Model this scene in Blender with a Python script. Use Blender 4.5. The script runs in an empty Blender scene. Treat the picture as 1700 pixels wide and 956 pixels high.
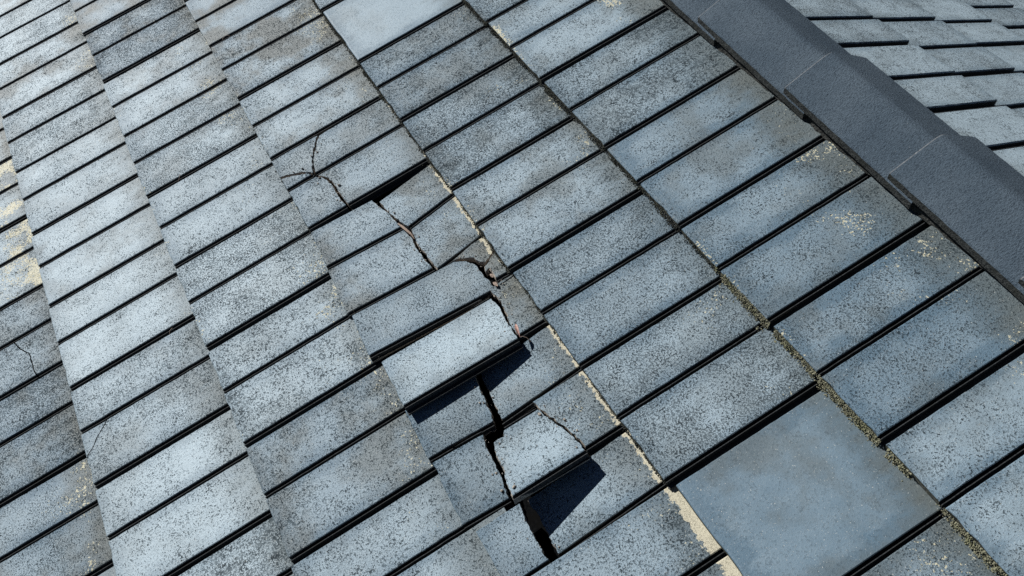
import bpy, bmesh, math, random
from mathutils import Vector, Matrix, noise

# ------------------------------------------------------------------ camera, sky, sun, exposure
scene = bpy.context.scene
PITCH = math.radians(19.0)
ROOF_H = 4.0
ROOF = Matrix.Translation((0, 0, ROOF_H)) @ Matrix.Rotation(PITCH, 4, 'X')     # roof frame: x along courses, y up the slope, z out

cam_data = bpy.data.cameras.new('camera')
cam = bpy.data.objects.new('camera', cam_data)
scene.collection.objects.link(cam)
cam_data.sensor_width = 36.0
cam_data.lens = 30.706
cam_data.clip_start = 0.05
cam_data.clip_end = 2000.0
CR = ((0.476046, -0.663956, 0.576664), (0.833314, 0.550102, -0.054541), (-0.281011, 0.506507, 0.815159))
CP = (1.77242, 0.92106, 1.56047)
cam.matrix_world = ROOF @ Matrix(((*CR[0], CP[0]), (*CR[1], CP[1]), (*CR[2], CP[2]), (0, 0, 0, 1)))
scene.camera = cam

SUN_TRAVEL = Vector((1.0, 0.20, -0.96))                                         # in the roof frame
sun_dir = (ROOF.to_3x3() @ (-SUN_TRAVEL)).normalized()                          # towards the sun, world
sun_elev = math.asin(sun_dir.z)
sun_az = math.atan2(sun_dir.x, sun_dir.y)

world = bpy.data.worlds.new('World')
scene.world = world
world.use_nodes = True
wn, wl = world.node_tree.nodes, world.node_tree.links
wn.clear()
sky = wn.new('ShaderNodeTexSky')
sky.sky_type = 'NISHITA'
sky.sun_disc = False
sky.sun_elevation = sun_elev
sky.sun_rotation = sun_az
sky.air_density = 0.22
sky.dust_density = 0.05
sky.altitude = 300.0
bg = wn.new('ShaderNodeBackground')
bg.inputs['Strength'].default_value = 0.05
wo = wn.new('ShaderNodeOutputWorld')
wl.new(sky.outputs[0], bg.inputs[0])
wl.new(bg.outputs[0], wo.inputs[0])

sun_data = bpy.data.lights.new('sun', 'SUN')
sun_data.energy = 5.0
sun_data.angle = math.radians(0.53)
sun_data.color = (1.0, 0.98, 0.945)
sun = bpy.data.objects.new('sun', sun_data)
scene.collection.objects.link(sun)
sun.rotation_euler = sun_dir.to_track_quat('Z', 'Y').to_euler()
sun.location = (0, 0, 20)

vs = scene.view_settings
vs.view_transform = 'Standard'
vs.look = 'None'
vs.gamma = 1.0
vs.use_curve_mapping = False
vs.exposure = 0.12
scene.cycles.use_denoising = False

# ------------------------------------------------------------------ constants
E = 0.34897                      # exposed length of a tile
W = 0.30                         # cover width of a tile
CW = 0.009                       # half width of the open side joint
L = 0.420                        # full length of a tile
GX = 0.130                       # centre of the moulded mid groove
P2R = 0.2815                      # far edge of the second panel
TILT = math.atan(0.022 / E)
VA = 1.8894                      # apex of the two slopes (roof frame)
REAL = {5: -0.1237, 4: -0.2758, 3: -0.1236, 2: 0.0266, 1: -0.1076, 0: 0.077, -1: -0.10, -2: 0.055}
rng = random.Random(11)

# ------------------------------------------------------------------ material helpers
def mat_new(name):
    m = bpy.data.materials.new(name)
    m.use_nodes = True
    nt = m.node_tree
    nt.nodes.clear()
    return m, nt

class NT:
    def __init__(self, nt):
        self.nt = nt
    def n(self, t, **kw):
        nd = self.nt.nodes.new(t)
        for k, v in kw.items():
            setattr(nd, k, v)
        return nd
    def link(self, a, b):
        self.nt.links.new(a, b)
    def put(self, sock, v):
        if isinstance(v, bpy.types.NodeSocket):
            self.link(v, sock)
        elif isinstance(v, (tuple, list)) and len(v) == 3 and sock.type == 'RGBA':
            sock.default_value = (*v, 1.0)
        else:
            sock.default_value = v
    def math(self, op, a, b=0.0, c=0.0, clamp=False):
        nd = self.n('ShaderNodeMath', operation=op, use_clamp=clamp)
        for i, v in enumerate((a, b, c)):
            self.put(nd.inputs[i], v)
        return nd.outputs[0]
    def vmath(self, op, a, b):
        nd = self.n('ShaderNodeVectorMath', operation=op)
        self.put(nd.inputs[0], a); self.put(nd.inputs[1], b)
        return nd.outputs[0]
    def ramp(self, v, lo, hi, a=0.0, b=1.0, smooth=True):
        nd = self.n('ShaderNodeMapRange', interpolation_type='SMOOTHSTEP' if smooth else 'LINEAR')
        for i, x in enumerate((v, lo, hi, a, b)):
            self.put(nd.inputs[i], x)
        return nd.outputs[0]
    def noise(self, vec, scale, detail=2.0, rough=0.5, dist=0.0):
        nd = self.n('ShaderNodeTexNoise')
        self.put(nd.inputs['Vector'], vec)
        nd.inputs['Scale'].default_value = scale
        nd.inputs['Detail'].default_value = detail
        nd.inputs['Roughness'].default_value = rough
        nd.inputs['Distortion'].default_value = dist
        return nd.outputs['Fac']
    def mix(self, f, a, b):
        nd = self.n('ShaderNodeMix', data_type='RGBA')
        self.put(nd.inputs[0], f); self.put(nd.inputs[6], a); self.put(nd.inputs[7], b)
        return nd.outputs[2]
    def attr(self, name):
        nd = self.n('ShaderNodeAttribute', attribute_type='OBJECT', attribute_name=name)
        return nd.outputs['Fac']
    def bump(self, h, strength, dist, normal=None):
        nd = self.n('ShaderNodeBump')
        nd.inputs['Strength'].default_value = strength
        nd.inputs['Distance'].default_value = dist
        self.put(nd.inputs['Height'], h)
        if normal is not None:
            self.link(normal, nd.inputs['Normal'])
        return nd.outputs[0]
    def out(self, color, rough, normal=None, spec=0.5, **extra):
        b = self.n('ShaderNodeBsdfPrincipled')
        self.put(b.inputs['Base Color'], color)
        self.put(b.inputs['Roughness'], rough)
        self.put(b.inputs['Specular IOR Level'], spec)
        for k, v in extra.items():
            self.put(b.inputs[k], v)
        if normal is not None:
            self.link(normal, b.inputs['Normal'])
        o = self.n('ShaderNodeOutputMaterial')
        self.link(b.outputs[0], o.inputs[0])

def local_coords(t):
    tc = t.n('ShaderNodeTexCoord')
    oi = t.n('ShaderNodeObjectInfo')
    off = t.n('ShaderNodeCombineXYZ')
    t.link(t.math('MULTIPLY', oi.outputs['Random'], 37.0), off.inputs[0])
    t.link(t.math('MULTIPLY', oi.outputs['Random'], 91.0), off.inputs[1])
    t.link(t.math('MULTIPLY', oi.outputs['Random'], 53.0), off.inputs[2])
    v = t.vmath('ADD', tc.outputs['Object'], off.outputs[0])
    sep = t.n('ShaderNodeSeparateXYZ')
    t.link(tc.outputs['Object'], sep.inputs[0])
    return v, sep, oi.outputs['Random']

# ------------------------------------------------------------------ materials
def tile_face_material():
    m, nt = mat_new('painted_concrete_tile')
    t = NT(nt)
    v, sep, rnd = local_coords(t)
    pale, pep, lich, dirt, strip, plain = (t.attr(a) for a in ('pale', 'pepper', 'lichen', 'dirt', 'strip', 'plain'))
    x, y = sep.outputs['X'], sep.outputs['Y']
    big = t.noise(v, 6.0, 3.0, 0.55)
    run = t.n('ShaderNodeMapping')
    t.link(v, run.inputs['Vector'])
    run.inputs['Scale'].default_value = (1.0, 0.36, 1.0)
    mid = t.noise(run.outputs[0], 36.0, 5.0, 0.66)
    fine = t.noise(v, 240.0, 3.0, 0.66, 0.3)
    fine2 = t.noise(v, 480.0, 2.0, 0.6)
    # distance in from the edges of the two panels
    d1 = t.math('ABSOLUTE', t.math('SUBTRACT', x, 0.0605))
    d2 = t.math('ABSOLUTE', t.math('SUBTRACT', x, 0.2095))
    dp = t.math('ABSOLUTE', t.math('SUBTRACT', x, 0.1410))
    dx = t.math('MAXIMUM', t.math('SUBTRACT', 0.0605, d1), t.math('SUBTRACT', 0.0720, d2))
    dx = t.math('ADD', t.math('MULTIPLY', dx, t.math('SUBTRACT', 1.0, plain)), t.math('MULTIPLY', t.math('SUBTRACT', 0.1405, dp), plain))
    wob = t.math('MULTIPLY', t.math('SUBTRACT', mid, 0.5), 0.075)
    inx = t.ramp(t.math('ADD', dx, wob), -0.004, 0.038)
    iny = t.ramp(t.math('ADD', y, wob), -0.012, 0.055)
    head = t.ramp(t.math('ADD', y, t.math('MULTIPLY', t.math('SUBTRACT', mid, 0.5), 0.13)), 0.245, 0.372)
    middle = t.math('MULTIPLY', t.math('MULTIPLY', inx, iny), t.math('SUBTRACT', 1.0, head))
    # paint: slate blue, chalked paler over the middle of each panel
    var = t.math('MULTIPLY', t.math('SUBTRACT', t.math('ADD', t.math('MULTIPLY', big, 0.55), t.math('MULTIPLY', mid, 0.45)), 0.5), t.math('SUBTRACT', 1.15, t.math('MULTIPLY', plain, 0.45)))
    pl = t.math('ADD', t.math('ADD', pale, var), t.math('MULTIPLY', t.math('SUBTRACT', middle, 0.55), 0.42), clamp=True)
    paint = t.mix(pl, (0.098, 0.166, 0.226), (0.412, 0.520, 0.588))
    paint = t.mix(t.math('MULTIPLY', t.math('SUBTRACT', fine2, 0.5), 0.5, clamp=True), paint, (0.60, 0.66, 0.68))
    # grime, broad and greenish brown
    gr = t.math('MULTIPLY', t.ramp(t.noise(v, 8.0, 4.0, 0.6), 0.42, 0.66), t.math('ADD', dirt, 0.15), clamp=True)
    paint = t.mix(t.math('MULTIPLY', gr, 0.80), paint, (0.098, 0.108, 0.098))
    # stain towards the head of the exposed face, ragged
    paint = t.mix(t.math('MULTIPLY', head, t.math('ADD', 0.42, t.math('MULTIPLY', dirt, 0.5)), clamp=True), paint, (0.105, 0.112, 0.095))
    # worn pits, their fine shade painted in near-black; strength and density wander
    dens = t.math('ADD', t.math('MULTIPLY', t.math('SUBTRACT', mid, 0.5), 0.24), t.math('MULTIPLY', t.math('SUBTRACT', t.noise(v, 10.0, 3.0, 0.6), 0.5), 0.17))
    thr = t.math('SUBTRACT', t.math('SUBTRACT', 0.635, t.math('MULTIPLY', pep, 0.14)), dens)
    p1 = t.ramp(fine, thr, t.math('ADD', thr, 0.065))
    p2 = t.ramp(fine2, t.math('ADD', thr, -0.02), t.math('ADD', thr, 0.13))
    pits = t.math('MULTIPLY', t.math('MAXIMUM', p1, t.math('MULTIPLY', p2, 0.6)), t.math('SUBTRACT', 1.0, t.math('MULTIPLY', plain, 0.62)))
    pstr = t.ramp(t.noise(v, 45.0, 2.0, 0.5), 0.3, 0.7, 0.55, 0.94)
    col = t.mix(t.math('MULTIPLY', pits, pstr), paint, (0.016, 0.025, 0.032))
    # pale aggregate grains
    g = t.ramp(t.noise(v, 420.0, 1.0, 0.5), 0.72, 0.76)
    col = t.mix(t.math('MULTIPLY', g, 0.7), col, (0.66, 0.67, 0.62))
    # lichen flecks, denser near the head of the face and in patches
    lz = t.math('MULTIPLY', t.ramp(t.noise(v, 11.0, 2.0, 0.5), 0.40, 0.66), t.math('ADD', t.ramp(y, 0.14, 0.33), t.math('ADD', 0.22, t.ramp(y, 0.03, 0.0, 0.0, 0.9))))
    lf = t.noise(v, 190.0, 2.0, 0.55, 0.3)
    lthr = t.math('SUBTRACT', 0.80, t.math('MULTIPLY', t.math('MINIMUM', t.math('MULTIPLY', lz, lich), 1.7), 0.245))
    lm = t.ramp(lf, lthr, t.math('ADD', lthr, 0.03))
    col = t.mix(t.math('MULTIPLY', lm, 0.9), col, (0.60, 0.575, 0.42))
    # bare strip once covered by the course above
    ys = t.math('ADD', y, t.math('MULTIPLY', t.math('SUBTRACT', t.noise(v, 75.0, 4.0, 0.65), 0.5), 0.034))
    strip = t.math('ADD', strip, t.math('MULTIPLY', x, t.attr('slant')))
    sm = t.ramp(ys, strip, t.math('ADD', strip, 0.0015))
    bare = t.mix(t.noise(v, 300.0, 2.0), (0.50, 0.47, 0.36), (0.66, 0.62, 0.48))
    col = t.mix(sm, col, bare)
    rough = t.math('ADD', t.math('MULTIPLY', pits, 0.25), t.math('ADD', 0.50, t.math('MULTIPLY', sm, 0.3)), clamp=True)
    h = t.math('ADD', t.math('MULTIPLY', pits, -1.0), t.math('ADD', t.math('MULTIPLY', fine, 0.9), t.math('MULTIPLY', t.noise(v, 900.0, 2.0, 0.6), 0.45)))
    h = t.math('MULTIPLY', h, t.math('SUBTRACT', 1.0, t.math('MULTIPLY', plain, 0.55)))
    nrm = t.bump(h, 0.8, 0.0016)
    t.out(col, rough, nrm, t.math('SUBTRACT', 0.42, t.math('MULTIPLY', pits, 0.34)))
    return m

def rough_material(name, a, b, c, scale=220.0, bstr=0.9, bdist=0.003, rough=0.95, spec=0.25):
    m, nt = mat_new(name)
    t = NT(nt)
    v, sep, rnd = local_coords(t)
    n1 = t.noise(v, scale, 4.0, 0.65)
    n2 = t.noise(v, 24.0, 3.0, 0.6)
    col = t.mix(t.ramp(n1, 0.38, 0.62), a, b)
    col = t.mix(t.ramp(n2, 0.45, 0.70), col, c)
    nrm = t.bump(t.math('ADD', n1, t.math('MULTIPLY', t.noise(v, scale * 2.6, 2.0), 0.5)), bstr, bdist)
    t.out(col, rough, nrm, spec)
    return m

def cap_material():
    m, nt = mat_new('charcoal_ridge_concrete')
    t = NT(nt)
    v, sep, rnd = local_coords(t)
    st = t.n('ShaderNodeMapping')
    t.link(v, st.inputs['Vector'])
    st.inputs['Scale'].default_value = (1.0, 0.65, 0.65)
    f = t.noise(st.outputs[0], 290.0, 4.0, 0.70)
    bigv = t.noise(v, 6.0, 4.0, 0.6)
    col = t.mix(t.ramp(bigv, 0.3, 0.7), (0.074, 0.106, 0.140), (0.112, 0.150, 0.188))
    col = t.mix(t.math('MULTIPLY', t.ramp(f, 0.47, 0.66), 0.62), col, (0.028, 0.042, 0.058))
    g = t.ramp(t.noise(v, 380.0, 1.0), 0.77, 0.80)
    col = t.mix(t.math('MULTIPLY', g, 0.5), col, (0.45, 0.45, 0.42))
    nrm = t.bump(t.math('ADD', t.math('MULTIPLY', f, -1.0), t.math('MULTIPLY', t.noise(v, 800.0, 2.0), 0.35)), 1.0, 0.0046)
    t.out(col, 0.80, nrm, 0.18)
    return m

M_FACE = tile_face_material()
M_BUTT = rough_material('mossy_tile_edge', (0.045, 0.050, 0.046), (0.135, 0.135, 0.112), (0.085, 0.088, 0.060))
M_CHAN = rough_material('grimy_shaded_channel', (0.020, 0.023, 0.026), (0.055, 0.06, 0.064), (0.03, 0.033, 0.033), 300.0, 0.5, 0.001, 0.8)  # grime plus the black shade of the grooves, painted into the colour
M_BROKEN = rough_material('fresh_broken_concrete', (0.24, 0.215, 0.19), (0.48, 0.44, 0.38), (0.36, 0.32, 0.27), 260.0, 0.8, 0.002)
M_CAP = cap_material()
M_RIM_LIT = rough_material('worn_sunlit_rim', (0.07, 0.08, 0.09), (0.17, 0.18, 0.19), (0.10, 0.11, 0.12), 220.0, 0.5, 0.001)  # lighter band: the sunlit edge line painted on, with some wear
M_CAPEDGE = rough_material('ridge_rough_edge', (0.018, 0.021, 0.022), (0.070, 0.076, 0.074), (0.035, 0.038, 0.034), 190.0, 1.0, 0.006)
M_MORTAR = rough_material('bedding_mortar', (0.016, 0.018, 0.018), (0.060, 0.062, 0.058), (0.035, 0.036, 0.032), 170.0, 1.0, 0.006)
M_FELT = rough_material('dark_roofing_felt', (0.003, 0.0034, 0.004), (0.007, 0.0075, 0.008), (0.005, 0.005, 0.005), 200.0, 0.5, 0.001, 1.0, 0.02)
M_MOSS = rough_material('dry_moss', (0.115, 0.118, 0.075), (0.33, 0.32, 0.23), (0.20, 0.205, 0.12), 400.0, 0.6, 0.001)
M_CRUST = rough_material('dark_lichen_crust', (0.030, 0.033, 0.030), (0.085, 0.088, 0.075), (0.06, 0.062, 0.045), 400.0, 0.6, 0.001)
M_LEAF = rough_material('dry_leaf_skin', (0.36, 0.22, 0.19), (0.55, 0.38, 0.33), (0.42, 0.27, 0.21), 160.0, 0.3, 0.0005, 0.6)
M_BARK = rough_material('dry_bark_strip', (0.20, 0.15, 0.12), (0.38, 0.30, 0.25), (0.28, 0.22, 0.18), 200.0, 0.4, 0.0006, 0.8)
M_GROUND = rough_material('lawn_ground', (0.05, 0.07, 0.03), (0.09, 0.11, 0.05), (0.10, 0.09, 0.06), 8.0, 0.3, 0.02)

# ------------------------------------------------------------------ object helpers
def link(name, mesh, parent=None, matrix=None):
    o = bpy.data.objects.new(name, mesh)
    scene.collection.objects.link(o)
    if parent is not None:
        o.parent = parent
    if matrix is not None:
        o.matrix_basis = matrix
    return o

def tag(o, label, cat, group=None):
    o['label'] = label
    o['category'] = cat
    if group:
        o['group'] = group

def wear(o, pale=0.4, pepper=0.5, lichen=0.2, dirt=0.2, strip=0.372, plain=0.0, slant=0.0):
    o['pale'], o['pepper'], o['lichen'], o['dirt'], o['strip'], o['plain'], o['slant'] = (float(a) for a in (pale, pepper, lichen, dirt, strip, plain, slant))

# ------------------------------------------------------------------ tile mesh
def tile_mesh(name, seed, plain=False, wide=0.0):
    """Closed double-panel flat tile. x across, y up from the nose, top face z = 0. Slots: face, nose, channel."""
    r = random.Random(seed)
    so = r.uniform(0, 50)
    P2R = 0.2815 - wide
    g0, g1 = GX - 0.0068 - wide * 0.7, GX + 0.0068 + wide * 0.3
    prof = [(0.0, -0.0150, 2), (0.0005, -0.0035, 0), (0.0012, -0.0010, 0), (0.0026, 0.0, 0)]
    if plain:
        prof += [(x, 0.0, 0) for x in (0.03, 0.06, 0.09, 0.12, 0.15, 0.18, 0.21, 0.24, 0.265)]
    else:
        prof += [(x, 0.0, 0) for x in (0.02, 0.042, 0.064, 0.086, 0.106)]
        prof += [(g0 - 0.0015, 0.0, 0), (g0, -0.0012, 2), (g0 + 0.0005, -0.0135, 2), (g0 + 0.0048, -0.0135, 2), (g0 + 0.0054, -0.0044, 2),
                 (g0 + 0.0068, -0.0044, 2), (g0 + 0.0074, -0.0135, 2), (g1 - 0.0006, -0.0135, 2), (g1, -0.0032, 0), (g1 + 0.0008, -0.0010, 0), (g1 + 0.0022, 0.0, 0)]
        prof += [(x, 0.0, 0) for x in (0.160, 0.182, 0.204, 0.226, 0.248, 0.266)]
    prof += [(P2R - 0.0016, 0.0, 0), (P2R, -0.0012, 2), (P2R + 0.0005, -0.0160, 2), (P2R + 0.0050, -0.0160, 2), (P2R + 0.0056, -0.0046, 2),
             (P2R + 0.0070, -0.0046, 2), (P2R + 0.0078, -0.0160, 2), (W - 0.0026, -0.0160, 2), (W - 0.0022, -0.0165, 2)]
    ys = [0.0, 0.0014, 0.0062] + [0.02, 0.034] + [0.05 + i * 0.01326 for i in range(23)] + [0.362, 0.376, 0.398, L]
    bm = bmesh.new()
    top, bot = [], []
    nx, ny = len(prof), len(ys)
    for j, y in enumerate(ys):
        rt, rb = [], []
        for i, (x, z, s) in enumerate(prof):
            c = noise.noise(Vector((x * 60 + so, y * 45, 0.3)))
            c2 = noise.noise(Vector((x * 300 + so, 0.0 if j < 2 else y * 260, 2.3)))
            dx = dy = dz = 0.0
            if j == 0:                                    # nose: uneven, a few chips
                dy = 0.0006 * c + 0.0003 * c2 + (0.0024 if c2 > 0.42 else 0.0)
                dz = -0.0018
            elif j == 1:
                dy = 0.0006 * c + (0.0024 if c2 > 0.42 else 0.0)
                dz = -0.0004
            edge = i in (1, 2) or (not plain and abs(x - GX) < 0.010)
            if s == 0 and z < 0 or edge:
                dx = 0.0007 * noise.noise(Vector((x * 10, y * 55 + so, 7.7)))
            dzz = 0.0004 * noise.noise(Vector((x * 14, y * 14, so))) if s == 0 else 0.0
            zt = z + dz * (1.0 if s == 0 else 0.3) + dzz
            rt.append(bm.verts.new((x + dx, y + dy, zt)))
            zb = -0.0203 if y < 0.03 else (-0.0188)
            rb.append(bm.verts.new((x + dx, y + dy + (0.001 if j == 0 else 0.0), zb)))
        top.append(rt); bot.append(rb)
    for j in range(ny - 1):
        for i in range(nx - 1):
            f = bm.faces.new((top[j][i], top[j][i + 1], top[j + 1][i + 1], top[j + 1][i]))
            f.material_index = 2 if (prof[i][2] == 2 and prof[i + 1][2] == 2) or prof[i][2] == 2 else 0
            f.smooth = False
            fb = bm.faces.new((bot[j][i], bot[j + 1][i], bot[j + 1][i + 1], bot[j][i + 1]))
            fb.material_index = 1
    for i in range(nx - 1):
        f = bm.faces.new((bot[0][i], bot[0][i + 1], top[0][i + 1], top[0][i])); f.material_index = 1
        f = bm.faces.new((bot[-1][i + 1], bot[-1][i], top[-1][i], top[-1][i + 1])); f.material_index = 1
    for j in range(ny - 1):
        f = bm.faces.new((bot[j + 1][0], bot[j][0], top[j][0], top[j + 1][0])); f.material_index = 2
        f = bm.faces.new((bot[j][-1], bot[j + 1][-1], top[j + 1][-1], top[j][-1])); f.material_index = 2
    bmesh.ops.recalc_face_normals(bm, faces=bm.faces[:])
    me = bpy.data.meshes.new(name)
    bm.to_mesh(me); bm.free()
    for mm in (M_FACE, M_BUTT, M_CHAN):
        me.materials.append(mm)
    return me

def prism_mesh(name, pts, z0, z1, mat, jag=0.0, seed=0, spall=0.0):
    """Vertical prism over a polygon; long edges broken up into a ragged line."""
    r = random.Random(seed)
    out = []
    n = len(pts)
    for i in range(n):
        a, b = Vector(pts[i]), Vector(pts[(i + 1) % n])
        out.append(a)
        d = (b - a).length
        k = int(d / 0.006) if jag > 0 and d < 0.055 else 0
        nr = Vector((-(b - a).y, (b - a).x))
        if nr.length > 0:
            nr.normalize()
        for q in range(1, k):
            out.append(a + (b - a) * (q / k) + nr * r.uniform(-jag, jag))
    m = len(out)
    levels = [(z0, out), (z1, out)]
    if spall > 0:                                    # flaked arris: the raw face leans back a little way under the paint
        ins = []
        for q in range(m):
            a, b, c = out[q - 1], out[q], out[(q + 1) % m]
            if (b - a).length > 0.02 or (c - b).length > 0.02:
                ins.append(b.copy())
                continue
            t = (c - a)
            nrm = Vector((-t.y, t.x)).normalized() if t.length > 0 else Vector((0, 0))
            w = 0.5 + 0.9 * noise.noise(Vector((b.x * 70, b.y * 70, seed * 1.7)))
            ins.append(b + nrm * spall * max(0.05, min(1.0, w)) * r.uniform(0.7, 1.1))
        levels = [(z0, out), (-0.0052, out), (-0.0008, ins), (z1, ins)]
    bm = bmesh.new()
    rings = [[bm.verts.new((p.x, p.y, z)) for p in ps] for z, ps in levels]
    bm.faces.new(rings[-1])
    bm.faces.new(rings[0][::-1])
    for lo, hi in zip(rings, rings[1:]):
        for i in range(m):
            bm.faces.new((lo[i], lo[(i + 1) % m], hi[(i + 1) % m], hi[i]))
    bmesh.ops.recalc_face_normals(bm, faces=bm.faces[:])
    me = bpy.data.meshes.new(name)
    bm.to_mesh(me); bm.free()
    me.materials.append(mat)
    return me

def boolean(mesh_a, mesh_b, op):
    a = bpy.data.objects.new('work_a', mesh_a)
    b = bpy.data.objects.new('work_b', mesh_b)
    scene.collection.objects.link(a); scene.collection.objects.link(b)
    md = a.modifiers.new('cut', 'BOOLEAN')
    md.operation = op
    md.solver = 'EXACT'
    md.object = b
    md.material_mode = 'TRANSFER'
    dg = bpy.context.evaluated_depsgraph_get()
    dg.update()
    me = bpy.data.meshes.new_from_object(a.evaluated_get(dg))
    bpy.data.objects.remove(a); bpy.data.objects.remove(b)
    return me

def drill(me, name):
    for hx in (0.034, 0.229):
        pts = [(hx + 0.0036 * math.cos(k * math.tau / 9), 0.3860 + 0.0036 * math.sin(k * math.tau / 9)) for k in range(9)]
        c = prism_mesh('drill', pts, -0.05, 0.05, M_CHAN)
        me = boolean(me, c, 'DIFFERENCE')
    me.name = name
    return me

TILES = [drill(tile_mesh('tile_blank', 100 + s), 'roof_tile') for s in range(6)]
FAR_TILES = [tile_mesh('roof_tile', 400 + s, False, 0.005) for s in range(4)]
PLAIN = drill(tile_mesh('tile_blank', 300, True), 'plain_roof_tile')

def tile_matrix(u, v, z=0.0, rz=0.0, ry=0.0, rx=0.0):
    return (Matrix.Translation((u, v, z)) @ Matrix.Rotation(-TILT, 4, 'X') @ Matrix.Rotation(rz, 4, 'Z')
            @ Matrix.Rotation(-ry, 4, 'Y') @ Matrix.Rotation(rx, 4, 'X'))

# ------------------------------------------------------------------ the roof: one thing, two slopes and a ridge
def box_mesh(name, lo, hi, mat):
    bm = bmesh.new()
    bmesh.ops.create_cube(bm, size=1.0)
    for v in bm.verts:
        v.co = Vector([lo[i] + (v.co[i] + 0.5) * (hi[i] - lo[i]) for i in range(3)])
    me = bpy.data.meshes.new(name)
    bm.to_mesh(me); bm.free()
    me.materials.append(mat)
    return me

U0, U1 = -2.95, 2.9
V0 = -3.0 * E - 0.06

ground = link('ground', box_mesh('ground', (-400, -400, -0.5), (400, 400, 0.0), M_GROUND))
ground['kind'] = 'structure'

roof = link('tiled_roof', None)
roof['kind'] = 'thing'
tag(roof, 'weathered blue-grey concrete tile roof with a dark ridge line and broken tiles', 'roof')
near = link('near_slope', box_mesh('near_slope', (U0, V0, -0.085), (U1, VA - 0.03, -0.066), M_FELT), roof, ROOF)
near['label'] = 'near roof slope carrying the cracked and lifted tiles'
APEX = ROOF @ Vector((0, VA, 0))
FARM = Matrix.Translation(APEX) @ Matrix.Rotation(math.pi, 4, 'Z') @ Matrix.Rotation(PITCH, 4, 'X')   # far frame: y up to the apex
far = link('far_slope', box_mesh('far_slope', (-U1, V0 - VA, -0.085), (-U0, -0.03, -0.066), M_FELT), roof, FARM)
far['label'] = 'far roof slope beyond the dark ridge'

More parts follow.
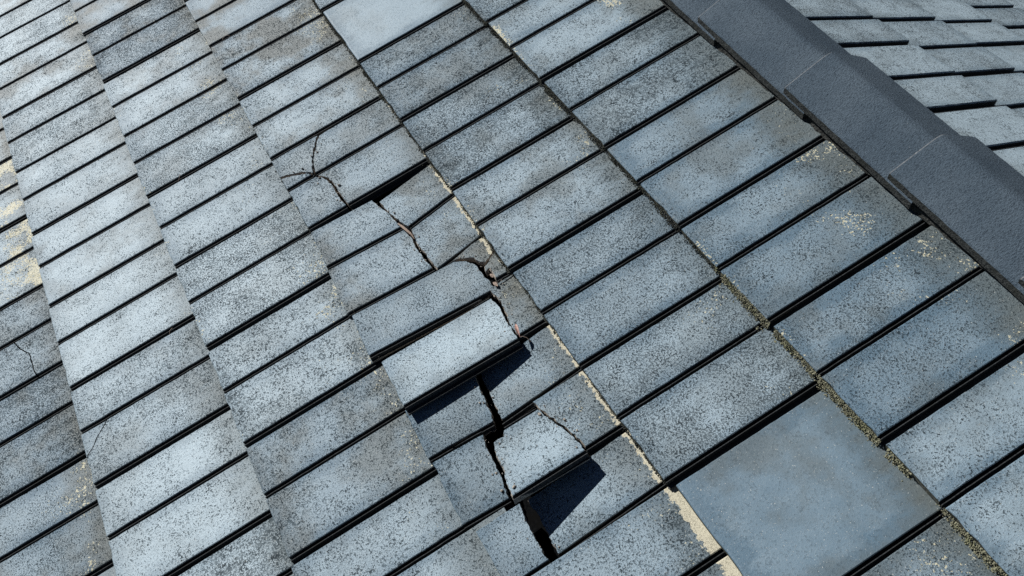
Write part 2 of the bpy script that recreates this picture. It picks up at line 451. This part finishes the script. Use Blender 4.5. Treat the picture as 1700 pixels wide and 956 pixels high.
FRAGMENTS = [
    ('A1', 3, 0, (-0.1146, 0.6979, 0.003), (0.0, 0.012, 0),
     [(-0.03, -0.03), (0.0619, -0.0167), (0.0796, 0.0087), (0.088, 0.0294), (0.1011, 0.0562), (0.114, 0.0711), (0.1342, 0.0799), (0.1378, 0.0801), (0.1161, 0.0838), (0.0816, 0.0928), (0.0564, 0.1062), (0.0135, 0.1323), (0.0044, 0.1399)]),
    ('A2', 3, 0, (-0.1146, 0.6979, 0.002), (0.0, -0.012, 0),
     [(0.0, -0.03), (0.33, -0.03), (0.33, 0.1), (0.3236, 0.1143), (0.3049, 0.1128), (0.2801, 0.1101), (0.259, 0.1076), (0.2335, 0.1067), (0.2036, 0.1076), (0.1691, 0.1023), (0.1508, 0.094), (0.1425, 0.0856), (0.1336, 0.0805), (0.1145, 0.0703), (0.102, 0.0554), (0.0892, 0.0285), (0.0811, 0.0078), (0.0643, -0.0178)]),
    ('A3', 3, 0, (-0.1146, 0.6979, 0.0), (0.0, 0, 0),
     [(0.0047, 0.1443), (0.0153, 0.1348), (0.0571, 0.1081), (0.0796, 0.0955), (0.1139, 0.0868), (0.1325, 0.0837), (0.1416, 0.0888), (0.15, 0.0973), (0.1679, 0.1074), (0.2043, 0.1124), (0.2352, 0.1116), (0.2603, 0.1123), (0.2819, 0.1152), (0.306, 0.1187), (0.3247, 0.1198), (0.33, 0.1), (0.33, 0.46), (-0.03, 0.46)]),
    ('B1', 3, 1, (0.1858, 0.6984, -0.002), (-0.061, -0.02, 0),
     [(-0.03, -0.03), (0.33, -0.03), (0.3034, 0.2276), (0.2859, 0.2247), (0.2423, 0.2169), (0.2097, 0.2128), (0.1747, 0.2147), (0.1484, 0.2111), (0.1257, 0.204), (0.0929, 0.1989), (0.0534, 0.1887), (0.01, 0.174), (-0.0093, 0.172)]),
    ('B2', 3, 1, (0.2427, 0.704, 0.0), (0.1463, 0, 0),
     [(-0.0096, 0.1813), (0.0081, 0.1804), (0.0381, 0.1795), (0.0672, 0.1811), (0.0959, 0.1826), (0.1203, 0.1886), (0.1364, 0.1899), (0.1628, 0.1822), (0.1933, 0.1735), (0.2218, 0.1739), (0.2505, 0.1699), (0.2757, 0.1681), (0.2936, 0.1673), (0.33, 0.46), (-0.05, 0.46)]),
    ('C1', 3, 2, (0.4835, 0.689, -0.001), (-0.07, 0, 0),
     [(-0.03, -0.03), (0.134, -0.03), (0.134, 0.25), (0.1211, 0.3145), (0.1021, 0.3148), (0.081, 0.3091), (0.0572, 0.3062), (0.0366, 0.3051), (0.0188, 0.2922), (0.0042, 0.2709), (-0.0013, 0.2629)]),
    ('C2', 3, 2, (0.4854, 0.6979, 0.001), (0.0, 0, 0),
     [(0.0155, 0.2541), (0.0182, 0.2635), (0.0303, 0.2858), (0.0403, 0.2983), (0.0582, 0.3031), (0.0694, 0.3148), (0.0593, 0.3327), (0.0477, 0.3479), (0.0337, 0.3663), (-0.03, 0.46)]),
    ('C3', 3, 2, (0.4854, 0.6979, -0.001), (0.0, 0.02, 0),
     [(0.0523, 0.3486), (0.0706, 0.321), (0.0752, 0.3061), (0.092, 0.3007), (0.0875, 0.3126), (0.1045, 0.3134), (0.1317, 0.3127), (0.1441, 0.3112), (0.133, 0.46), (0.0415, 0.3652)]),
    ('C4', 3, 2, (0.4854, 0.6979, 0.0), (0.0, 0, 0),
     [(0.1375, 0.2871), (0.1508, 0.2868), (0.1695, 0.2904), (0.1899, 0.2906), (0.2149, 0.2859), (0.2311, 0.2814), (0.2648, 0.2783), (0.2902, 0.2796), (0.3073, 0.2809), (0.33, 0.46), (0.136, 0.46)]),
    ('C5', 3, 2, (0.5074, 0.6983, -0.02), (-0.0106, 0.175, -0.02),
     [(0.134, 0.2), (0.134, -0.03), (0.33, -0.03), (0.33, 0.2), (0.2993, 0.2752), (0.2813, 0.2755), (0.2596, 0.2754), (0.2235, 0.2776), (0.2086, 0.279), (0.1757, 0.2827), (0.1465, 0.2785), (0.125, 0.2749)]),
    ('D1', 3, 3, (0.7779, 0.6924, 0.0), (-0.0512, -0.07, 0),
     [(-0.03, -0.03), (0.131, -0.03), (0.131, 0.1), (0.1353, 0.1485), (0.1244, 0.1511), (0.0996, 0.156), (0.0692, 0.1586), (0.0378, 0.1605), (0.0161, 0.1635), (0.003, 0.1656)]),
    ('D2', 3, 3, (0.7854, 0.6979, -0.036), (0.0, -0.02, 0.105),
     [(-0.0174, 0.1731), (0.0223, 0.1646), (0.0647, 0.161), (0.0911, 0.1571), (0.1183, 0.1548), (0.1362, 0.1502), (0.132, 0.25), (0.132, 0.46), (-0.03, 0.46)]),
    ('D3', 3, 3, (0.778, 0.6971, 0.004), (-0.0521, -0.085, 0),
     [(0.133, -0.03), (0.33, -0.03), (0.33, 0.1), (0.292, 0.1041), (0.2824, 0.1036), (0.2513, 0.1081), (0.2218, 0.1103), (0.1952, 0.1108), (0.1626, 0.1097), (0.1403, 0.1173), (0.1271, 0.1164)]),
    ('D4', 3, 3, (0.8195, 0.7201, -0.004), (0.0527, 0.2, -0.09),
     [(0.293, 0.2226), (0.287, 0.2234), (0.2673, 0.2237), (0.2429, 0.2215), (0.2255, 0.2191), (0.2078, 0.2167), (0.1901, 0.2096), (0.1735, 0.2061), (0.1492, 0.2025), (0.13, 0.2001), (0.1283, 0.1628), (0.1253, 0.1265), (0.1505, 0.1116), (0.1478, 0.1012), (0.1505, 0.0889), (0.1809, 0.0771), (0.2132, 0.0758), (0.2438, 0.067), (0.2638, 0.0624), (0.2821, 0.0595), (0.2881, 0.0574)]),
    ('D5', 3, 3, (0.7854, 0.6979, 0.0), (0.0, 0, 0),
     [(0.137, 0.228), (0.1526, 0.2302), (0.1681, 0.2347), (0.1878, 0.2396), (0.2029, 0.2454), (0.2194, 0.2532), (0.2357, 0.2567), (0.2552, 0.2601), (0.2715, 0.2641), (0.2995, 0.2653), (0.3092, 0.2657), (0.33, 0.46), (0.133, 0.46)]),
    ('E1', 3, 4, (1.092, 0.7007, 0.0), (0.0086, -0.03, 0),
     [(-0.03, -0.03), (0.131, -0.03), (0.1302, 0.089), (0.1128, 0.0873), (0.0852, 0.0895), (0.0562, 0.0902), (0.0285, 0.094), (0.0014, 0.098), (-0.0081, 0.0985)]),
    ('E2', 3, 4, (1.0854, 0.6979, -0.033), (0.0, 0, 0.095),
     [(-0.0191, 0.1161), (0.0154, 0.1135), (0.0431, 0.118), (0.0734, 0.1146), (0.1054, 0.1114), (0.13, 0.112), (0.1395, 0.1125), (0.131, 0.18), (0.131, 0.46), (-0.03, 0.46)]),
    ('E3', 3, 4, (1.0854, 0.6979, 0.0), (0.0, 0, 0),
     [(0.133, -0.03), (0.33, -0.03), (0.33, 0.46), (0.133, 0.46)]),
]
BROKEN = {(f[1], f[2]) for f in FRAGMENTS}

def sheen_pale_at(u, v):  # sun sheen painted into the base colour, paler to the upper left
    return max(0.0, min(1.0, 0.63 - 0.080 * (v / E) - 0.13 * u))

# individual tiles worth a note: (course, index) -> overrides
NOTE = {
    (5, 0): dict(lichen=1.35, pale=0.45), (5, 3): dict(lichen=0.95), (5, 4): dict(lichen=0.75), (5, 1): dict(pale=0.42, lichen=0.25),
    (0, -2): dict(lichen=1.55, pale=0.72), (0, -3): dict(lichen=1.7, pale=0.72), (0, 0): dict(pale=0.22, pepper=0.8, dirt=0.6), (0, 1): dict(dirt=0.5, lichen=0.9, pale=0.35),
    (2, -4): dict(dirt=0.9, pale=0.25, pepper=0.8), (2, -3): dict(dirt=0.5, lichen=0.9), (3, -1): dict(dirt=0.7), (3, -2): dict(dirt=1.1, pale=0.4), (3, -3): dict(dirt=1.1, pale=0.3), (2, -5): dict(dirt=0.9, pale=0.3), (2, -6): dict(dirt=0.8), (1, -4): dict(dirt=0.7), (1, -6): dict(dirt=0.8), (4, -3): dict(dirt=0.6),
    (1, 0): dict(pale=0.85, pepper=0.35, dirt=0.1), (1, 2): dict(pale=0.85, pepper=0.4, dirt=0.1), (1, 3): dict(pale=0.8, dirt=0.15), (2, 0): dict(pale=0.8, dirt=0.15), (2, 1): dict(pale=0.75, lichen=0.9, dirt=0.15), (2, 2): dict(pale=0.3, dirt=0.6), (3, 5): dict(strip=0.3415), (4, 2): dict(dirt=0.5, lichen=0.7), (4, 0): dict(pale=0.28, dirt=0.5),
}
PLAINS = {(4, -1): 0.0, (4, 5): 0.012}
n_tile = 0
for c in range(-2, 6):
    k0 = math.floor((U0 - REAL[c]) / W) + 1
    k1 = math.floor((U1 - REAL[c]) / W) - 1
    for k in range(k0, k1 + 1):
        jx, jz, jr, jt = rng.gauss(0, 0.0015), rng.gauss(0, 0.0009), rng.gauss(0, 0.0035), rng.gauss(0, 0.007)
        vi = rng.randrange(6)
        pr = dict(pale=sheen_pale_at(REAL[c] + W * k, (c - 1) * E) + rng.gauss(0, 0.07), pepper=(0.5 if c < 4 else 0.6) + rng.gauss(0, 0.17),
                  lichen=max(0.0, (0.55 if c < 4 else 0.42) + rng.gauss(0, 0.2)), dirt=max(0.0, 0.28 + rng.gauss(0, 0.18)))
        if (c, k) in BROKEN or (c, k) in ((0, -1), (1, 1)):
            continue
        u, v = REAL[c] + W * k + CW, (c - 1) * E
        if (c, k) in PLAINS:
            o = link('roof_tile', PLAIN, near, tile_matrix(u + 0.002, v + PLAINS[(c, k)], 0.0, jr * 0.5, 0))
            wear(o, 0.36 if k < 0 else 0.0, 0.50, 0.12, 0.15 if k < 0 else 0.45, plain=1.0)
            o['label'] = 'smooth roof tile without a middle groove'
        else:
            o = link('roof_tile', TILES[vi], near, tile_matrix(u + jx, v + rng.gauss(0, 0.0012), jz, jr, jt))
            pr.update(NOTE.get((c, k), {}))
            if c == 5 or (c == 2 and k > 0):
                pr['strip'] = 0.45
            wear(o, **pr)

# ------------------------------------------------------------------ ridge caps on their mortar bed
ridge_m = Matrix.Translation(APEX)                                 # x along the ridge, y horizontal, z up
def strip_mesh(name, xs, section, mats, face_mat, seed, amp, worn=False):
    """Sweep a closed (y, z) section along x with a little roughness."""
    bm = bmesh.new()
    rings = []
    for x in xs:
        ring = []
        for i, (y, z) in enumerate(section):
            d = Vector((noise.noise(Vector((x * 40 + seed, i * 3.1, 1.0))), noise.noise(Vector((x * 40 + seed, i * 3.1, 9.0)))))
            a = amp[i] if isinstance(amp, (list, tuple)) else amp
            ring.append(bm.verts.new((x, y + d.x * a, z + d.y * a)))
        rings.append(ring)
    n = len(section)
    for q in range(len(xs) - 1):
        for i in range(n):
            f = bm.faces.new((rings[q][i], rings[q][(i + 1) % n], rings[q + 1][(i + 1) % n], rings[q + 1][i]))
            f.material_index = face_mat[i]
    if worn:
        for i in range(10):
            rings[0][i].co.z -= 0.0022
        for f in bm.faces:
            if all(v.co.x < xs[1] + 1e-4 for v in f.verts) and f.material_index == 0:
                f.material_index = 2
    for ring in (rings[0], rings[-1]):
        f = bm.faces.new(ring)
        f.material_index = 1
    bmesh.ops.recalc_face_normals(bm, faces=bm.faces[:])
    me = bpy.data.meshes.new(name)
    bm.to_mesh(me); bm.free()
    for mm in mats:
        me.materials.append(mm)
    return me

def frange(a, b, s):
    n = max(1, int(round((b - a) / s)))
    return [a + (b - a) * i / n for i in range(n + 1)]

CAN, CAF = math.radians(31.0), math.radians(25.0)
def wing(s, d, side):
    """point at distance s down a wing and d below its top face"""
    CA = CAF if side > 0 else CAN
    return (side * (s * math.cos(CA) - d * math.sin(CA)), -s * math.sin(CA) - d * math.cos(CA))
LN, LF, TC = 0.125, 0.146, 0.017
cap_sec = [wing(LN, 0.0015, -1), wing(LN - 0.003, -0.001, -1), wing(LN * 0.5, -0.001, -1), wing(0.022, 0, -1), wing(0.008, 0.0015, -1), (0.0, -0.0045), wing(0.008, 0.0015, 1), wing(0.022, 0, 1),
           wing(LF * 0.5, -0.001, 1), wing(LF - 0.003, -0.001, 1), wing(LF, 0, 1), wing(LF + 0.001, TC, 1), wing(0.015, TC, 1), wing(0.015, TC, -1), wing(LN + 0.007, TC, -1)]
ns = len(cap_sec)
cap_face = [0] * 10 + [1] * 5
cap_amp = [0.0012, 0.0008] + [0.0004] * 7 + [0.0008, 0.0012, 0.0015, 0.001, 0.001, 0.0015]
CAPS = [strip_mesh('ridge_cap', [0.0, 0.0028] + frange(0.012, 0.398, 0.012), cap_sec, (M_CAP, M_CAPEDGE, M_RIM_LIT), cap_face, 3.7 * s, cap_amp, True) for s in range(4)]
CAP_H = 0.051
mort = [(-0.099, -0.060), (-0.090, -0.034), (-0.05, -0.012), (0.05, -0.012), (0.104, -0.036), (0.114, -0.062), (0.05, -0.085), (-0.05, -0.085)]
ridge = link('ridge', strip_mesh('ridge', frange(U0, U1, 0.012), mort, (M_MORTAR, M_MORTAR), [0] * 8, 5.5, 0.004), roof, ridge_m)
ridge['label'] = 'ridge line of overlapping charcoal ridge caps on mortar'
CAP_STEP, CAP0 = 0.325, 0.641
i0 = math.ceil((U0 - CAP0) / CAP_STEP)
i1 = math.floor((U1 - 0.4 - CAP0) / CAP_STEP)
for q, i in enumerate(range(i0, i1 + 1)):
    o = link('ridge_cap', CAPS[q % 4], ridge, Matrix.Translation((CAP0 + CAP_STEP * i, rng.gauss(0, 0.0008), CAP_H)) @ Matrix.Rotation(math.atan(0.0195 / CAP_STEP), 4, 'Y')
             @ Matrix.Rotation(rng.gauss(0, 0.003), 4, 'Z'))

# ------------------------------------------------------------------ far slope tiles
FREAL = {0: 0.480, 1: 0.314, 2: 0.435, 3: 0.30, 4: 0.46, 5: 0.31, 6: 0.46}
for c in range(0, 7):
    k0 = math.ceil((-U1 + FREAL[c]) / W)
    k1 = math.floor((-U0 + FREAL[c]) / W) - 1
    for k in range(k0, k1 + 1):
        o = link('roof_tile', FAR_TILES[rng.randrange(4)], far,
                 tile_matrix(-FREAL[c] + W * k + CW + rng.gauss(0, 0.001), -(0.5516 + E * c) + rng.gauss(0, 0.001), rng.gauss(0, 0.0005), rng.gauss(0, 0.002), rng.gauss(0, 0.003)))
        wear(o, 0.85 + rng.gauss(0, 0.1), 0.55 + rng.gauss(0, 0.14), max(0, 0.12 + rng.gauss(0, 0.08)), max(0, 0.12 + rng.gauss(0, 0.1)))  # high pale value paints the far slope's grazing sheen into its colour

# ------------------------------------------------------------------ broken tiles
LOOSE = {
    'C5': 'long pale tile piece propped up on its near edge, throwing the widest shadow',
    'D4': 'pale wedge of broken tile tipped up over a gap, below the long propped piece',
    'C3': 'small triangular tile chip beside the black hole under the next course',
}
STRIP = {'B2': 0.3365, 'C2': 0.335, 'C3': 0.345, 'D2': 0.3420, 'D5': 0.3410, 'E2': 0.3395, 'E3': 0.3395, 'A3': 0.3460}
def top_area(me):
    return sum(p.area for p in me.polygons if p.normal.z > 0.5)

SPALL = {'A1': 0.0034, 'A2': 0.0030, 'A3': 0.0036, 'B1': 0.0028, 'B2': 0.0028, 'C3': 0.0045, 'D4': 0.0025}
tile_src = {0: 0, 1: 3, 2: 5, 3: 2, 4: 0}
for q, (nm, c, k, tr, rot, poly) in enumerate(FRAGMENTS):
    src = tile_mesh('tile_blank', 100 + tile_src[k])
    ref = boolean(src, prism_mesh('cut', poly, -0.06, 0.06, M_BROKEN), 'INTERSECT')
    me = ref
    for jag, sp in ((0.0018, SPALL.get(nm, 0.0022)), (0.0014, 0.0014), (0.0009, 0.0)):
        got = boolean(src, prism_mesh('cut', poly, -0.06, 0.06, M_BROKEN, jag, 40 + q, sp), 'INTERSECT')
        if len(got.vertices) and abs(top_area(got) - top_area(ref)) < 0.12 * top_area(ref):
            me = got
            break
    me.name = 'tile_fragment'
    mx = tile_matrix(tr[0], tr[1], tr[2], rot[0], rot[1], rot[2])
    if nm in LOOSE:
        o = link('broken_tile_piece', me, None, ROOF @ mx)
        tag(o, LOOSE[nm], 'tile piece', 'loose broken tile pieces')
    else:
        o = link('tile_fragment', me, near, mx)
    wear(o, {'C5': 0.62, 'D4': 0.46, 'D1': 0.2, 'D3': 0.2}.get(nm, 0.36), {'C5': 0.40, 'D4': 0.5}.get(nm, 0.55), 0.55 if nm in ('C4', 'D2', 'D5', 'B2', 'E2', 'E3', 'C2', 'C3') else 0.25,
         {'C4': 0.9, 'B1': 0.7, 'C2': 0.9, 'C3': 0.9, 'B2': 0.7, 'A3': 0.45, 'D5': 0.45, 'D2': 0.4}.get(nm, 0.25), STRIP.get(nm, 0.372), slant=-0.147 if nm == 'B2' else 0.0)

# hairline cracks: the tile is in two pieces, a millimetre apart
def hairline(c, k, line, closing, gap, props):
    src = tile_mesh('tile_blank', 100 + (k % 6))
    d = Vector(gap)
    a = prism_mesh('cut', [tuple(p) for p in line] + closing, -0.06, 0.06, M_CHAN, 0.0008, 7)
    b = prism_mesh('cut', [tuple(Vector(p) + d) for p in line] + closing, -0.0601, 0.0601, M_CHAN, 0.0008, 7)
    mx = tile_matrix(REAL[c] + W * k + CW, (c - 1) * E)
    for me in (boolean(src, a, 'INTERSECT'), boolean(src, b, 'DIFFERENCE')):
        me.name = 'tile_fragment'
        o = link('tile_fragment', me, near, mx)
        wear(o, **props)

hairline(0, -1, [(GX + 0.001, 0.221), (0.137, 0.226), (0.165, 0.236), (0.185, 0.247), (0.200, 0.258), (0.217, 0.260), (0.231, 0.260), (0.250, 0.261), (0.265, 0.261), (0.280, 0.264), (0.31, 0.269)],
         [(0.33, -0.03), (GX + 0.001, -0.03)], (-0.0008, 0.0030), dict(pale=0.4, pepper=0.7, lichen=0.5, dirt=0.4))
hairline(1, 1, [(GX + 0.001, 0.076), (0.137, 0.068), (0.148, 0.057), (0.158, 0.046), (0.167, 0.035), (0.178, 0.027), (0.189, 0.019), (0.196, 0.009), (0.206, 0.001), (0.222, -0.02)],
         [(GX + 0.001, -0.03)], (0.0017, 0.0017), dict(pale=0.6, pepper=0.6, lichen=0.2, dirt=0.3))

# ------------------------------------------------------------------ moss and crust packed against the noses of the upper courses
def crumbs(name, mat, spots, seed):
    r = random.Random(seed)
    ico = bmesh.new()
    bmesh.ops.create_icosphere(ico, subdivisions=1, radius=1.0)
    iv = [v.co.copy() for v in ico.verts]
    fi = [[v.index for v in f.verts] for f in ico.faces]
    ico.free()
    verts, faces = [], []
    for (x, y, z, rad) in spots:
        m = Matrix.Rotation(r.uniform(0, 6.28), 3, Vector((r.gauss(0, 1), r.gauss(0, 1), r.gauss(0, 1))).normalized())
        sc = Vector((r.uniform(0.7, 1.4), r.uniform(0.7, 1.3), r.uniform(0.6, 1.1)))
        b = len(verts)
        for c in iv:
            p = m @ Vector((c.x * sc.x, c.y * sc.y, c.z * sc.z)) * rad * r.uniform(0.75, 1.2)
            verts.append((x + p.x, y + p.y, z + p.z))
        faces += [[b + i for i in f] for f in fi]
    me = bpy.data.meshes.new(name)
    me.from_pydata(verts, [], faces)
    me.materials.append(mat)
    return me

def nose_spots(c, ua, ub, per_m, depth, seed, zcut=1.0):
    """crumb positions in front of the noses of course c"""
    r = random.Random(seed)
    out = []
    v = (c - 1) * E
    for _ in range(int((ub - ua) * per_m)):
        u = r.uniform(ua, ub)
        k = ((u - REAL[c]) % W)
        if k < 0.017 or abs(k - CW - GX) < 0.006 and r.random() < 0.7:
            continue
        thick = 0.5 + 1.0 * noise.noise(Vector((u * 9, c * 3.0, 0.5))) + 0.5 * noise.noise(Vector((u * 38, c * 3.0, 4.5)))
        if r.random() > thick + 0.25:
            continue
        t = r.random()
        d = depth * (1.0 - t) * (0.55 + 0.45 * thick) * r.uniform(0.2, 1.0)
        if r.random() < 0.06:
            d += r.expovariate(160)
            t = 0.0
        out.append((u, v - d - 0.0005, -0.0215 + (0.0185 * t * zcut), r.uniform(0.0006, 0.0015) if r.random() < 0.93 else r.uniform(0.0015, 0.0026)))
    return out

crust = link('dark_crust', crumbs('dark_crust', M_CRUST, nose_spots(5, -1.45, 1.15, 4200, 0.011, 1) + nose_spots(4, -1.45, 0.62, 4200, 0.011, 2) + nose_spots(4, 0.62, 1.22, 1500, 0.004, 12) + nose_spots(3, -0.3, 0.62, 1700, 0.005, 5, 0.8), 3), near)
crust['kind'] = 'stuff'
moss = link('moss', crumbs('moss', M_MOSS, nose_spots(5, 0.9, 2.75, 7000, 0.013, 4) + nose_spots(4, 1.52, 2.75, 2000, 0.008, 6), 8), near)
moss['kind'] = 'stuff'

# ------------------------------------------------------------------ small litter lying on the roof
def tube_mesh(name, pts, r0, r1, mat, sides=6):
    bm = bmesh.new()
    rings = []
    n = len(pts)
    P = [Vector(p) for p in pts]
    for i, p in enumerate(P):
        d = (P[min(i + 1, n - 1)] - P[max(i - 1, 0)]).normalized()
        a = d.cross(Vector((0.1, 0.2, 1))).normalized()
        b = d.cross(a)
        r = r0 + (r1 - r0) * i / (n - 1)
        rings.append([bm.verts.new(p + (a * math.cos(k * math.tau / sides) + b * math.sin(k * math.tau / sides)) * r) for k in range(sides)])
    for q in range(n - 1):
        for k in range(sides):
            bm.faces.new((rings[q][k], rings[q][(k + 1) % sides], rings[q + 1][(k + 1) % sides], rings[q + 1][k]))
    bm.faces.new(rings[0][::-1]); bm.faces.new(rings[-1])
    me = bpy.data.meshes.new(name)
    bm.to_mesh(me); bm.free()
    me.materials.append(mat)
    return me

def blade_mesh(name, spine, widths, fold, mat, thick=0.0005):
    """A narrow leaf or flake: a spine with two folded halves, given a real thickness."""
    P = [Vector(p) for p in spine]
    n = len(P)
    bm = bmesh.new()
    rows = []
    for i, p in enumerate(P):
        d = (P[min(i + 1, n - 1)] - P[max(i - 1, 0)]).normalized()
        s = d.cross(Vector((0, 0, 1))).normalized()
        w = widths[i]
        row = []
        for k, f in ((-1, fold), (0, 0.0), (1, fold)):
            row.append(p + s * w * k + Vector((0, 0, abs(w) * f)))
        rows.append(([bm.verts.new(c) for c in row], [bm.verts.new(c - Vector((0, 0, thick))) for c in row]))
    for i in range(n - 1):
        for k in range(2):
            bm.faces.new((rows[i][0][k], rows[i][0][k + 1], rows[i + 1][0][k + 1], rows[i + 1][0][k]))
            bm.faces.new((rows[i][1][k], rows[i + 1][1][k], rows[i + 1][1][k + 1], rows[i][1][k + 1]))
        bm.faces.new((rows[i][0][0], rows[i + 1][0][0], rows[i + 1][1][0], rows[i][1][0]))
        bm.faces.new((rows[i][0][2], rows[i][1][2], rows[i + 1][1][2], rows[i + 1][0][2]))
    for i in (0, n - 1):
        bm.faces.new((rows[i][0][0], rows[i][0][1], rows[i][1][1], rows[i][1][0]))
        bm.faces.new((rows[i][0][1], rows[i][0][2], rows[i][1][2], rows[i][1][1]))
    bmesh.ops.recalc_face_normals(bm, faces=bm.faces[:])
    me = bpy.data.meshes.new(name)
    bm.to_mesh(me); bm.free()
    me.materials.append(mat)
    return me

leaf = link('dry_leaf', None, None, ROOF)
tag(leaf, 'small pink curled dry leaf caught at the end of the long propped tile piece', 'leaf')
link('blade', blade_mesh('blade', [(0.7546, 0.9868, 0.004), (0.762, 0.9850, 0.007), (0.770, 0.9830, 0.008), (0.779, 0.9805, 0.006), (0.7866, 0.9785, 0.002)],
                         [0.0004, 0.0030, 0.0040, 0.0028, 0.0005], 0.9, M_LEAF), leaf)
link('stem', tube_mesh('stem', [(0.7866, 0.9785, 0.002), (0.7900, 0.9840, 0.003), (0.7965, 0.9895, 0.001), (0.8070, 0.9925, -0.004)], 0.0006, 0.0004, M_BARK), leaf)
bark = link('bark_strip', blade_mesh('bark_strip', [(0.318, 0.8925, -0.006), (0.335, 0.8965, -0.004), (0.352, 0.9005, -0.0035), (0.369, 0.9045, -0.005), (0.386, 0.9052, -0.009)],
                                     [0.0010, 0.0028, 0.0030, 0.0024, 0.0008], 0.35, M_BARK, 0.0010), None, ROOF)
tag(bark, 'brown sliver of bark wedged in the middle of the long crack', 'bark')
for nm, a, b, w, lab in (('bark_flake', (0.594, 1.004, -0.013), (0.607, 1.006, -0.012), 0.0035, 'tiny brown bark flake in the black hole, nearer the triangular chip'),
                         ('bark_flake', (0.617, 0.999, -0.014), (0.634, 1.003, -0.012), 0.0042, 'larger brown bark flake at the lower end of the black hole')):
    A, B = Vector(a), Vector(b)
    o = link(nm, blade_mesh(nm, [A, A.lerp(B, 0.35) + Vector((0, 0.001, 0.001)), A.lerp(B, 0.7), B], [0.0008, w, w * 0.8, 0.0006], 0.2, M_BARK, 0.0012), None, ROOF)
    tag(o, lab, 'bark', 'bark flakes in the hole')
for pts, lab in (([(-0.2745, 0.4593, 0.003), (-0.262, 0.4560, 0.006), (-0.2514, 0.4446, 0.002)], 'thin reddish twig crossing a dark joint left of the branching crack'),
                 ([(0.209, 0.2912, 0.002), (0.214, 0.2835, 0.004), (0.2224, 0.2787, 0.001)], 'fine pale twig lying over a joint left of the propped tile piece'),
                 ([(-0.7183, 0.7456, 0.002), (-0.7225, 0.7560, 0.005), (-0.719, 0.7650, 0.005), (-0.7096, 0.7711, 0.001)], 'curled pink fibre on a joint near the top left')):
    o = link('twig', tube_mesh('twig', pts, 0.0007, 0.0004, M_BARK), None, ROOF)
    tag(o, lab, 'twig', 'thin twigs on the joints')

# grit and crumbs shed along the fractures
r = random.Random(77)
grit_spots = []
for nm, c, k, tr, rot, poly in FRAGMENTS:
    mx = tile_matrix(tr[0], tr[1], tr[2], rot[0], rot[1], rot[2])
    for i, a in enumerate(poly):
        b = poly[(i + 1) % len(poly)]
        d = math.hypot(b[0] - a[0], b[1] - a[1])
        if d > 0.055:
            continue
        for _ in range(3):
            if r.random() < 0.5:
                continue
            f = r.random()
            p = Vector((a[0] + (b[0] - a[0]) * f + r.gauss(0, 0.006), a[1] + (b[1] - a[1]) * f + r.gauss(0, 0.006), 0.0))
            if not (0.004 < p.x < 0.118 or 0.142 < p.x < 0.278) or not 0.005 < p.y < 0.34:
                continue
            cen = Vector((sum(q[0] for q in poly) / len(poly), sum(q[1] for q in poly) / len(poly), 0.0))
            p += (cen - p).normalized() * r.uniform(0.004, 0.016)
            rad = min(0.0034, 0.0007 + r.expovariate(1300))
            w = mx @ (p + Vector((0, 0, rad * 0.5)))
            grit_spots.append((w.x, w.y, w.z, rad))
grit = link('concrete_grit', crumbs('concrete_grit', M_BROKEN, grit_spots, 21), near)
grit['kind'] = 'stuff'
